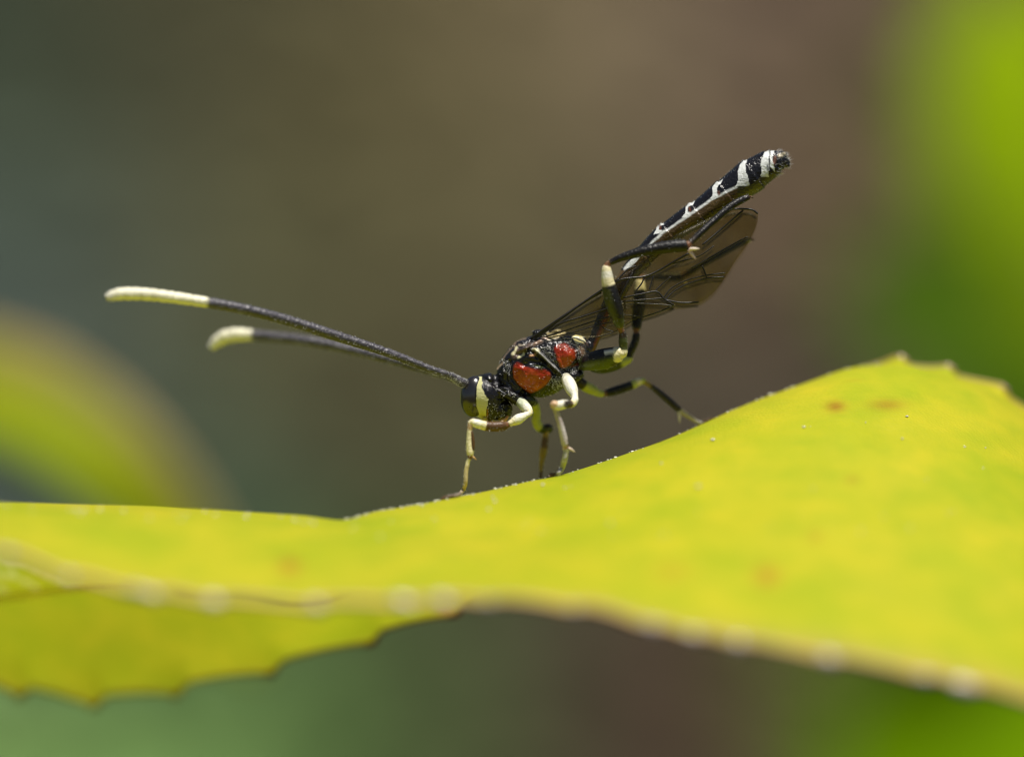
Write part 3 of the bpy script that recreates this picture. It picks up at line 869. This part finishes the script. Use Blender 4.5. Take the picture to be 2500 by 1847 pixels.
me2 = bpy.data.meshes.new('body')
nf = len(me.polygons)
bfaces = [tuple(p.vertices) for p in me.polygons]
bpy.data.meshes.remove(me)
body = add_mesh('body', bv2, bfaces, M_body, WASP, cols=np.clip(bc, 0.002, 1))

# eyes
for sgn in (-1, 1):
    V, F = ellipsoid(P(1157 + 2 * (sgn > 0), 968, 0.0215 * sgn), (0.0335, 0.0290, 0.0505), 48, 32, 0.08)
    add_mesh('eye', V, F, M_eye, WASP)
# mouthparts
def part_tube(name, st, cols_, mat, parent, n=24, seg=10, flat=1.0):
    V, F, t = px_tube(st, n, seg, flat)
    k = np.arange(len(st)); cc = np.array(cols_, float)
    C = np.stack([np.interp(t, k, cc[:, i]) for i in range(3)], 1)
    return add_mesh(name, V, F, mat, parent, cols=C)
for sgn in (-1, 1):
    part_tube('palp', [(1205, 1027, 0.018 * sgn, 5), (1220, 1031, 0.03 * sgn, 5), (1232, 1025, 0.034 * sgn, 4.5), (1240, 1015, 0.03 * sgn, 2.5)],
              [(0.5, 0.4, 0.12), (0.65, 0.5, 0.25), (0.6, 0.32, 0.12), (0.5, 0.2, 0.06)], M_leg, WASP)
    part_tube('mandible', [(1182, 1020, 0.026 * sgn, 7), (1188, 1030, 0.02 * sgn, 6), (1196, 1036, 0.008 * sgn, 3)],
              [(0.5, 0.42, 0.10), (0.35, 0.18, 0.04), (0.05, 0.02, 0.01)], M_leg, WASP)

# antennae
DK = (0.045, 0.040, 0.052); CRM = (0.88, 0.84, 0.60)
def antenna(st, white_from, n=260, base_y=0.0):
    s = cr(np.asarray(st, float), n)
    s[:, 3] *= 1.08
    d = np.concatenate([[0], np.cumsum(np.hypot(np.diff(s[:, 0]), np.diff(s[:, 1])))])
    ph = (d / 21.0) % 1.0
    s[:, 3] *= 1 - 0.13 * np.exp(-((ph - 0.5) / 0.10) ** 2) * (d > 30)
    path = PA(s[:, :3]); r = s[:, 3] / 1000 * (DC + s[:, 2]) / DC
    V, F = tube_np(path, r, 16)
    f = np.clip((d - white_from) / 8.0, 0, 1)
    C = np.array(DK)[None] * (1 - f[:, None]) + np.array(CRM)[None] * f[:, None]
    C = np.repeat(C, 16, axis=0); C = np.vstack([C, C[:1], C[-1:]])
    C *= (1 + 0.25 * nz(V, 70.0, 4.0))[:, None]
    return add_mesh('antenna', V, F, M_ant, WASP, cols=np.clip(C, 0.003, 1))
nearA = [(1140, 938, -0.028, 9), (1127, 933, -0.038, 9.5), (1112, 924, -0.045, 8), (1097, 916, -0.055, 7.5), (1039, 897, -0.07, 8.5), (955, 864, -0.09, 10), (828, 822, -0.12, 11.5),
         (702, 782, -0.15, 12), (597, 755, -0.175, 12), (480, 734, -0.20, 12.5), (366, 719, -0.225, 14), (300, 717, -0.24, 14), (272, 722, -0.245, 11), (262, 726, -0.25, 7)]
antenna(nearA, 663)
farA = [(1142, 940, 0.020, 9), (1130, 935, 0.030, 9), (1112, 926, 0.050, 8), (1085, 917, 0.044, 8), (1039, 903, 0.066, 9), (955, 878, 0.099, 10.5), (870, 856, 0.138, 11), (807, 842, 0.165, 11.5),
        (723, 828, 0.198, 12), (627, 819, 0.237, 12.5), (585, 817, 0.253, 15), (553, 821, 0.264, 15.5), (530, 834, 0.275, 13), (517, 848, 0.281, 8)]
antenna(farA, 537)

# wings
def resample(pts, n):
    p = np.asarray(pts, float)
    d = np.concatenate([[0], np.cumsum(np.hypot(*np.diff(p, axis=0).T))]); d /= d[-1]
    ds = np.linspace(0, 1, 400); c = cr(p, 400)
    dd = np.concatenate([[0], np.cumsum(np.hypot(*np.diff(c, axis=0).T))]); dd /= dd[-1]
    t = np.linspace(0, 1, n)
    return np.stack([np.interp(t, dd, c[:, 0]), np.interp(t, dd, c[:, 1])], 1)
def wing(top, bot, yfun, nu=70, nv_=16):
    a = resample(top, nu); b = resample(bot, nu)
    V = []
    for i in range(nu):
        for j in range(nv_):
            t = j / (nv_ - 1); x = a[i, 0] * (1 - t) + b[i, 0] * t; y = a[i, 1] * (1 - t) + b[i, 1] * t
            V.append((x, y, yfun(x, y)))
    o = add_mesh('wing', PA(np.array(V)), grid_faces(nu, nv_), M_wing, WASP)
    s = o.modifiers.new('thickness', 'SOLIDIFY'); s.thickness = 0.0016; s.offset = 0
    return o
def veins(parent, lists, yfun, sgn):
    for r, pts in lists:
        c = cr(pts, max(10, len(pts) * 8))
        st = np.array([(x, y, yfun(x, y)) for x, y in c])
        V, F = tube_np(PA(st), r / 1000, 6)
        add_mesh('vein', V, F, M_vein, parent)
FT = c3([(60, 1270), (400, 1035), (700, 825), (850, 715), (1000, 620), (1230, 420), (1560, 235), (1870, 112), (2030, 115), (2095, 155)])
FB = c3([(60, 1276), (400, 1120), (740, 1010), (880, 965), (1000, 955), (1340, 978), (1560, 948), (1690, 865), (1800, 720), (1900, 560), (2000, 420), (2085, 250), (2095, 156)])
HT = c3([(100, 1275), (500, 1070), (800, 945), (1050, 915), (1340, 974)])
HB = c3([(100, 1292), (400, 1250), (640, 1262), (820, 1205), (960, 1120), (1060, 1080), (1200, 1035), (1340, 978)])
def wy(sgn):
    def f(x, y):
        u = (x - 1296) / 560
        return sgn * (0.034 + 0.026 * min(max(u, 0) * 3, 1) + 0.010 * math.sin(u * 3.1) + 0.006 * math.sin((y - x * 0.7) * 0.03))
    return f
V_f = [(3.0, [(60, 1270), (350, 1070), (700, 835), (850, 735)]), (2.2, [(80, 1285), (300, 1145), (520, 1075), (740, 1003), (880, 940)]),
       (1.8, [(100, 1262), (300, 1120), (520, 960), (690, 860)]), (1.8, [(880, 942), (1050, 925), (1240, 910)]),
       (2.8, [(815, 770), (900, 735), (1080, 715), (1200, 665), (1330, 590), (1470, 510)]), (1.8, [(1080, 715), (1050, 780), (1005, 838)]),
       (1.5, [(1155, 715), (1140, 770), (1120, 832)]), (2.4, [(890, 905), (1050, 872), (1170, 850), (1215, 870), (1250, 912), (1340, 972)]),
       (1.8, [(1170, 850), (1230, 790), (1310, 720)]), (1.8, [(1250, 905), (1320, 820), (1450, 752), (1620, 708), (1800, 684)]),
       (2.0, [(1262, 930), (1340, 852), (1460, 785), (1640, 732), (1790, 720)]), (2.0, [(1595, 620), (1615, 670), (1636, 728)]),
       (2.4, [(1270, 925), (1400, 950), (1560, 948)]), (2.4, [(1600, 430), (1720, 330), (1850, 220), (1960, 125)]),
       (2.4, [(1800, 140), (1870, 112), (2030, 115), (2092, 152)]), (2.2, [(860, 900), (910, 800), (970, 680)]),
       (1.8, [(1500, 640), (1680, 540), (1850, 440), (2000, 360)]), (1.5, [(1330, 600), (1480, 560), (1590, 520), (1700, 440)]),
       (1.4, [(1000, 955), (1200, 965), (1340, 978)]), (2.0, [(840, 740), (930, 650), (1000, 620)])]
V_h = [(1.6, [(110, 1280), (400, 1190), (640, 1110), (860, 1060), (1060, 1078)]), (1.3, [(120, 1285), (400, 1225), (700, 1140), (900, 1110)]),
       (1.8, [(1060, 1080), (1200, 1035), (1340, 978)]), (1.0, [(640, 1262), (820, 1205), (960, 1120)]), (1.3, [(860, 1060), (900, 1000), (900, 945)]),
       (1.2, [(640, 1110), (720, 1180), (800, 1210)]), (1.4, [(500, 1075), (800, 985), (1000, 960), (1300, 970)])]
def shift(pts, dx, dy, k=1.0):
    b = pts[0] if False else (1296, 825)
    return [(b[0] + (x - b[0]) * k + dx, b[1] + (y - b[1]) * k + dy) for x, y in pts]
for sgn, dx, dy, k in ((-1, 0, 0, 1.0), (1, 5, 7, 0.985)):
    f = wy(sgn)
    w = wing(shift(FT, dx, dy, k), shift(FB, dx, dy, k), f)
    tag(w, 'smoky translucent forewing with dark veins')
    veins(w, [(r, shift(c3(p), dx, dy, k)) for r, p in V_f], f, sgn)
    f2 = lambda x, y, f=f, sgn=sgn: f(x, y) - sgn * 0.010
    w = wing(shift(HT, dx, dy, k), shift(HB, dx, dy, k), f2, 40, 10)
    tag(w, 'small smoky hindwing')
    veins(w, [(r, shift(c3(p), dx, dy, k)) for r, p in V_h], f2, sgn)

# legs: rows px, py, y, r, colour
K = (0.010, 0.009, 0.008); W = (0.80, 0.77, 0.62); LM = (0.46, 0.48, 0.10); OL = (0.05, 0.06, 0.012); OR = (0.17, 0.075, 0.03); BR = (0.10, 0.05, 0.02); GR = (0.42, 0.39, 0.34); CR_ = (0.78, 0.70, 0.42); BK2 = (0.030, 0.022, 0.014); AM = (0.30, 0.20, 0.03)
def leg(rows, n=170, label=None, mat=None, marks=()):
    st = [r[:4] for r in rows]; cc = np.array([r[4] for r in rows], float)
    st = [(a, b, c, r * (0.84 if rows[i][4] is OR else 1.0) * 0.95) for i, (a, b, c, r) in enumerate(st)]
    V, F, t = px_tube(st, n, 14)
    k = np.arange(len(rows)); ti = np.floor(t); tf = t - ti
    te = ti + np.clip((tf - 0.35) / 0.3, 0, 1)
    te = te + 0.10 * nz(V, 70.0, 9.0)
    C = np.stack([np.interp(te, k, cc[:, i]) for i in range(3)], 1)
    C *= (1 + 0.18 * nz(V, 90.0, 17.0))[:, None]
    if marks:
        qx, qy = unP(V); qx = qx + 1.2 * nz(V, 80.0, 3.0); qy = qy + 1.2 * nz(V, 80.0, 5.0)
        for poly, c_ in marks: C[inpoly(qx, qy, poly)] = c_
    o = add_mesh('leg', V, F, mat or M_leg, WASP, cols=np.clip(C, 0.003, 1))
    if label: tag(o, label)
    return o
def spur(parent, a, b, r=2.6, c=(0.70, 0.55, 0.42)):
    m = tuple((np.array(a) + np.array(b)) / 2)
    part_tube('spur', [(*a, r), (*m, r * 1.1), (*b, 0.7)], [c, c, tuple(np.array(c) * 0.8)], M_leg, parent, 10, 7)
def claw(parent, x, y, z, dx):
    for k in (-1, 1):
        part_tube('claw', [(x, y, z + 0.002 * k, 2.6), (x + dx * 0.6, y + 1, z + 0.006 * k, 2.2), (x + dx, y + 4, z + 0.008 * k, 0.8)], [BR, BR, K], M_leg, parent, 8, 6)

def gy_(px, y):
    return leaf_py(px, y)
# near front leg
yn = crest(1100)[1] - 0.015
f1 = [(1266, 974, -0.032, 12, (0.30, 0.32, 0.22)), (1278, 988, -0.055, 14, (0.55, 0.58, 0.42)), (1289, 1000, -0.07, 12, W), (1293, 1008, -0.08, 7.5, CR_), (1284, 1013, -0.088, 8.5, W), (1265, 1023, -0.095, 13.5, W), (1248, 1032, -0.10, 8.5, CR_),
      (1240, 1036, -0.10, 10, OR), (1226, 1040, -0.105, 12.5, BR), (1206, 1041, -0.11, 13, BR), (1190, 1040, -0.115, 12.5, BR), (1180, 1038, -0.117, 12, CR_), (1162, 1033, -0.12, 11, W), (1152, 1031, -0.12, 9, CR_), (1148, 1040, -0.12, 7, (0.55, 0.36, 0.18)),
      (1146, 1060, -0.12, 7, CR_), (1146, 1085, -0.12, 8.5, CR_), (1148, 1105, -0.12, 9.5, CR_), (1147, 1116, -0.12, 7, OR), (1143, 1124, -0.12, 5, CR_), (1138, 1149, -0.12, 5.5, (0.55, 0.45, 0.22)), (1136, 1180, -0.12, 5.5, (0.5, 0.4, 0.2)), (1129, 1198, -0.10, 5, (0.45, 0.36, 0.24)),
      (1117, gy_(1117, yn) - 5, yn, 5, (0.22, 0.17, 0.13)), (1100, gy_(1100, yn) - 5.5, yn, 5, (0.18, 0.13, 0.10)), (1082, gy_(1082, yn) - 4.5, yn, 4.5, BR)]
l = leg(f1, label='pale front leg with a brown patch, folded under the head')
spur(l, (1152, 1112, -0.122), (1163, 1122, -0.126), 2.0, (0.5, 0.3, 0.1)); claw(l, 1083, gy_(1083, yn) - 4, yn, -9)
part_tube('brown_stripe', [(1152, 1052, -0.124, 2.5), (1155, 1080, -0.124, 4.5), (1155, 1098, -0.124, 3)], [BR, BR, BR], M_leg, l, 12, 8)
# far front leg
yf = 0.065
f2 = [(1272, 978, 0.030, 12, K), (1290, 978, 0.040, 14, BK2), (1301, 982, 0.045, 12, BK2), (1307, 993, 0.050, 11, LM), (1310, 1008, 0.055, 10.5, LM), (1309, 1026, 0.060, 11.5, LM), (1315, 1040, 0.065, 12, LM), (1325, 1047, 0.068, 11, OL), (1338, 1044, 0.070, 11, BK2),
      (1341, 1048, 0.070, 9, OL), (1333, 1056, 0.070, 7, AM), (1330, 1080, 0.070, 9, BR), (1326, 1105, 0.070, 9.5, AM), (1323, 1122, 0.070, 7, AM), (1321, 1142, 0.069, 5, AM), (1320, 1160, 0.068, 4.5, BR), (1318, gy_(1318, yf) - 4, yf, 4, BR), (1304, gy_(1304, yf) - 3, yf, 3.5, BR)]
l = leg(f2, label='lime and dark front leg on the far side'); claw(l, 1305, gy_(1305, yf) - 3, yf, -9)
# near middle leg
ym = crest(1355)[1] - 0.03
m1 = [(1380, 918, -0.045, 12, (0.5, 0.48, 0.36)), (1389, 935, -0.065, 16.5, W), (1397, 953, -0.085, 15.5, W), (1403, 967, -0.10, 9, W), (1403, 977, -0.115, 9.5, W), (1396, 985, -0.125, 9.5, CR_), (1387, 986, -0.14, 11, BR), (1376, 987, -0.155, 12, W), (1360, 990, -0.165, 12.5, W), (1352, 987, -0.17, 10, (0.55, 0.36, 0.20)),
      (1356, 999, -0.165, 7, (0.40, 0.34, 0.28)), (1364, 1022, -0.16, 7.5, (0.44, 0.37, 0.37)), (1372, 1050, -0.155, 8.8, (0.56, 0.50, 0.52)), (1379, 1080, -0.15, 9.5, (0.50, 0.43, 0.43)), (1382, 1091, -0.147, 7.5, (0.40, 0.22, 0.14)), (1382, 1100, -0.145, 6.5, GR), (1378, 1121, -0.142, 8, GR), (1372, 1142, -0.12, 7, GR),
      (1365, gy_(1365, ym) - 8, ym - 0.01, 6, GR), (1358, gy_(1358, ym) - 6, ym, 5, BR), (1343, gy_(1343, ym) - 6, ym, 5, BR)]
l = leg(m1, marks=[([(1378, 978), (1392, 974), (1396, 990), (1382, 999), (1376, 990)], BK2), ([(1384, 1040), (1392, 1040), (1396, 1090), (1386, 1088)], (0.06, 0.04, 0.05))], label='pale grey middle leg with a white base, nearest to the lens')
spur(l, (1389, 1093, -0.15), (1404, 1103, -0.152), 2.8); spur(l, (1376, 1090, -0.15), (1375, 1098, -0.152), 2.0); claw(l, 1346, gy_(1346, ym) - 4, ym, -9)
# far middle leg
y2 = 0.10
m2 = [(1402, 926, 0.033, 13, K), (1418, 935, 0.040, 14, BK2), (1432, 944, 0.048, 14, LM), (1448, 952, 0.055, 13, LM), (1458, 958, 0.060, 10, LM), (1468, 960, 0.062, 9.5, LM), (1476, 960, 0.065, 9, OR), (1485, 958, 0.068, 10.5, K), (1510, 951, 0.073, 12, K), (1536, 942, 0.077, 11.5, K), (1546, 938, 0.080, 11, LM), (1560, 931, 0.083, 9.5, CR_), (1570, 930, 0.085, 8, LM),
      (1580, 936, 0.085, 6, AM), (1600, 950, 0.087, 7.5, BK2), (1630, 975, 0.092, 9, BK2), (1655, 997, 0.095, 8.5, BK2), (1664, 1004, 0.097, 6.5, (0.5, 0.42, 0.28)), (1685, 1018, 0.099, 5.5, (0.5, 0.42, 0.28)), (1708, 1031, y2, 4.5, GR), (1722, gy_(1722, y2) - 3.5, y2, 4, BR), (1735, gy_(1735, y2) - 3, y2, 3.5, BR)]
l = leg(m2, label='yellow and black middle leg stretched out backwards on the far side')
spur(l, (1658, 1003, 0.092), (1659, 1033, 0.09), 3.0, (0.7, 0.62, 0.5)); claw(l, 1736, gy_(1736, y2) - 3, y2, 9)
# near hind leg
h1 = [(1424, 888, -0.035, 17, OL), (1444, 882, -0.055, 24, K), (1475, 876, -0.07, 27, K), (1500, 868, -0.08, 23, K), (1514, 862, -0.088, 18, CR_), (1521, 860, -0.09, 12, CR_), (1522, 848, -0.09, 10.5, OL), (1521, 833, -0.092, 11.5, OL), (1520, 815, -0.095, 9.5, BK2), (1515, 803, -0.10, 9, OR),
      (1512, 790, -0.105, 13, OL), (1505, 765, -0.11, 19, K), (1496, 735, -0.115, 21, K), (1488, 705, -0.118, 19, K), (1484, 688, -0.12, 16.5, CR_), (1482, 670, -0.12, 14.5, W), (1481, 655, -0.12, 12, CR_), (1484, 645, -0.12, 9, OR),
      (1496, 638, -0.12, 8, K), (1525, 626, -0.125, 10.5, K), (1580, 611, -0.13, 14, K), (1635, 602, -0.13, 16, K), (1672, 599, -0.13, 15.5, K), (1682, 596, -0.13, 12, OR), (1690, 588, -0.128, 8, BK2), (1712, 567, -0.12, 8.5, K), (1747, 535, -0.105, 9, K), (1785, 503, -0.09, 9.5, K), (1815, 486, -0.08, 9, K), (1828, 481, -0.075, 7, BK2)]
l = leg(h1, n=300, marks=[(c7([(330, 1440), (560, 1370), (900, 1290), (910, 1400), (700, 1620), (300, 1620)]), (0.075, 0.095, 0.010)),
                          (c7([(720, 1200), (760, 1170), (900, 1150), (880, 1220), (780, 1230)]), W),
                          (c7([(880, 1260), (900, 1160), (1000, 1120), (1080, 1280), (1000, 1390), (900, 1400)]), CR_),
                          (c3([(660, 800), (760, 830), (800, 950), (850, 1130), (800, 1130), (730, 980)]), (0.05, 0.055, 0.010))], label='raised hind leg with white knee and folded black shin on the near side')  # last mark: leaf reflection painted olive along the femur's left side
spur(l, (1684, 608, -0.14), (1708, 607, -0.15), 3.6, (0.85, 0.72, 0.58)); spur(l, (1682, 610, -0.135), (1698, 632, -0.145), 4.0, (0.85, 0.62, 0.48)); claw(l, 1830, 480, -0.075, 9)
# olive coxa underside above is the leaf's reflection painted in; pale end is pigment
# far hind leg
h2 = [(1446, 890, 0.030, 18, OL), (1470, 893, 0.037, 20, OL), (1500, 888, 0.045, 18, OL), (1522, 880, 0.050, 15, LM), (1534, 876, 0.052, 11, LM), (1537, 866, 0.052, 9, K), (1544, 848, 0.052, 10.5, K), (1551, 832, 0.052, 10, K), (1553, 818, 0.052, 10, K), (1553, 809, 0.052, 9, OR), (1554, 798, 0.055, 12, K), (1556, 775, 0.060, 14.5, K), (1560, 745, 0.065, 16, K), (1562, 715, 0.068, 15, K), (1563, 703, 0.069, 14, CR_), (1563, 688, 0.070, 12, CR_), (1566, 678, 0.070, 8, OR),
      (1585, 674, 0.075, 9, K), (1625, 674, 0.085, 11.5, K), (1656, 675, 0.090, 12.5, K), (1667, 672, 0.091, 9, BR), (1690, 660, 0.090, 8, K), (1722, 641, 0.087, 8.5, K), (1770, 615, 0.085, 8, K), (1810, 594, 0.083, 7.5, K), (1832, 584, 0.080, 6, GR)]
l = leg(h2, n=220, label='dark hind leg folded behind the wings on the far side')
spur(l, (1668, 682, 0.088), (1684, 709, 0.084), 3.4, (0.75, 0.66, 0.42)); claw(l, 1833, 583, 0.08, 9)

# short silver hairs on thorax, legs, antennae, plus glint dots on the thorax
hv = []; hf = []
def hair(p, d, ln, r):
    k = len(hv)
    a = np.cross(d, [0.3, 0.8, 0.5]); a /= np.linalg.norm(a) + 1e-9; b = np.cross(d, a)
    for th in (0, 2.094, 4.189):
        hv.append(p + r * (math.cos(th) * a + math.sin(th) * b))
    hv.append(p + d * ln); hf.extend([(k, k + 1, k + 3), (k + 1, k + 2, k + 3), (k + 2, k, k + 3)])
def scatter(V, Nn, mask, count, ln, r, lean):
    idx = np.nonzero(mask)[0]
    if len(idx) == 0: return
    for i in rng.choice(idx, count):
        d = Nn[i] + rng.normal(0, 0.35, 3) + np.array(lean); d /= np.linalg.norm(d)
        hair(V[i] - Nn[i] * 0.0005, d, ln * rng.uniform(0.5, 1.3), r * rng.uniform(0.7, 1.3))
back = np.array([0.5, 0, -0.2])
m_th = (bpx > 1205) & (bpx < 1452) & (bpy_ > 800)
scatter(bv2, bn, m_th, 700, 0.0030, 0.0008, back)
for poly, cnt in (([(1500, 250), (1900, 230), (1960, 500), (1850, 600), (1760, 420), (1540, 380)], 1100), ([(1400, 880), (1480, 740), (1640, 780), (1620, 900), (1500, 950)], 700),
                  ([(1250, 400), (1480, 340), (1560, 620), (1450, 600)], 600), ([(680, 900), (1000, 960), (980, 1050), (720, 960)], 350), ([(800, 520), (920, 560), (900, 760), (820, 700)], 300),
                  ([(600, 1100), (820, 1150), (850, 1300), (600, 1350)], 250), ([(1560, 650), (1680, 640), (1900, 620), (1700, 780), (1600, 800)], 350)):
    scatter(bv2, bn, inpoly(bpx, bpy_, c1(poly)), int(cnt * 0.75), 0.0024, 0.0010, back)  # short pale hair dots, set densely to stand in for cuticle sparkle
scatter(bv2, bn, ab, 420, 0.006, 0.0005, np.array([0.6, 0, 0.4]))
scatter(bv2, bn, (bpx > 1890) & ab, 120, 0.011, 0.0005, np.array([1.0, 0, 0.3]))
for o_ in WASP.children:
    if o_.name.split('.')[0] in ('leg', 'antenna'):
        m_ = o_.data; k = len(m_.vertices)
        v_ = np.empty(k * 3, np.float32); m_.vertices.foreach_get('co', v_); v_ = v_.reshape(-1, 3).astype(float) + np.array(WASP.location)
        n_ = np.empty(k * 3, np.float32); m_.vertex_normals.foreach_get('vector', n_); n_ = n_.reshape(-1, 3).astype(float)
        p_, q_ = unP(v_)
        if o_.name.startswith('antenna'):
            scatter(v_, n_, np.ones(k, bool), 2200, 0.0045, 0.0005, np.array([-0.6, 0, 0.1]))
        else:
            scatter(v_, n_, np.ones(k, bool), 260, 0.005, 0.0004, np.array([0.1, 0, -0.3]))
hairs = add_mesh('hairs', np.array(hv), hf, M_hair, WASP, smooth=False)
tag(hairs, 'short silver hairs over thorax, legs and antennae, with pale glint dots on the thorax', kind='stuff')
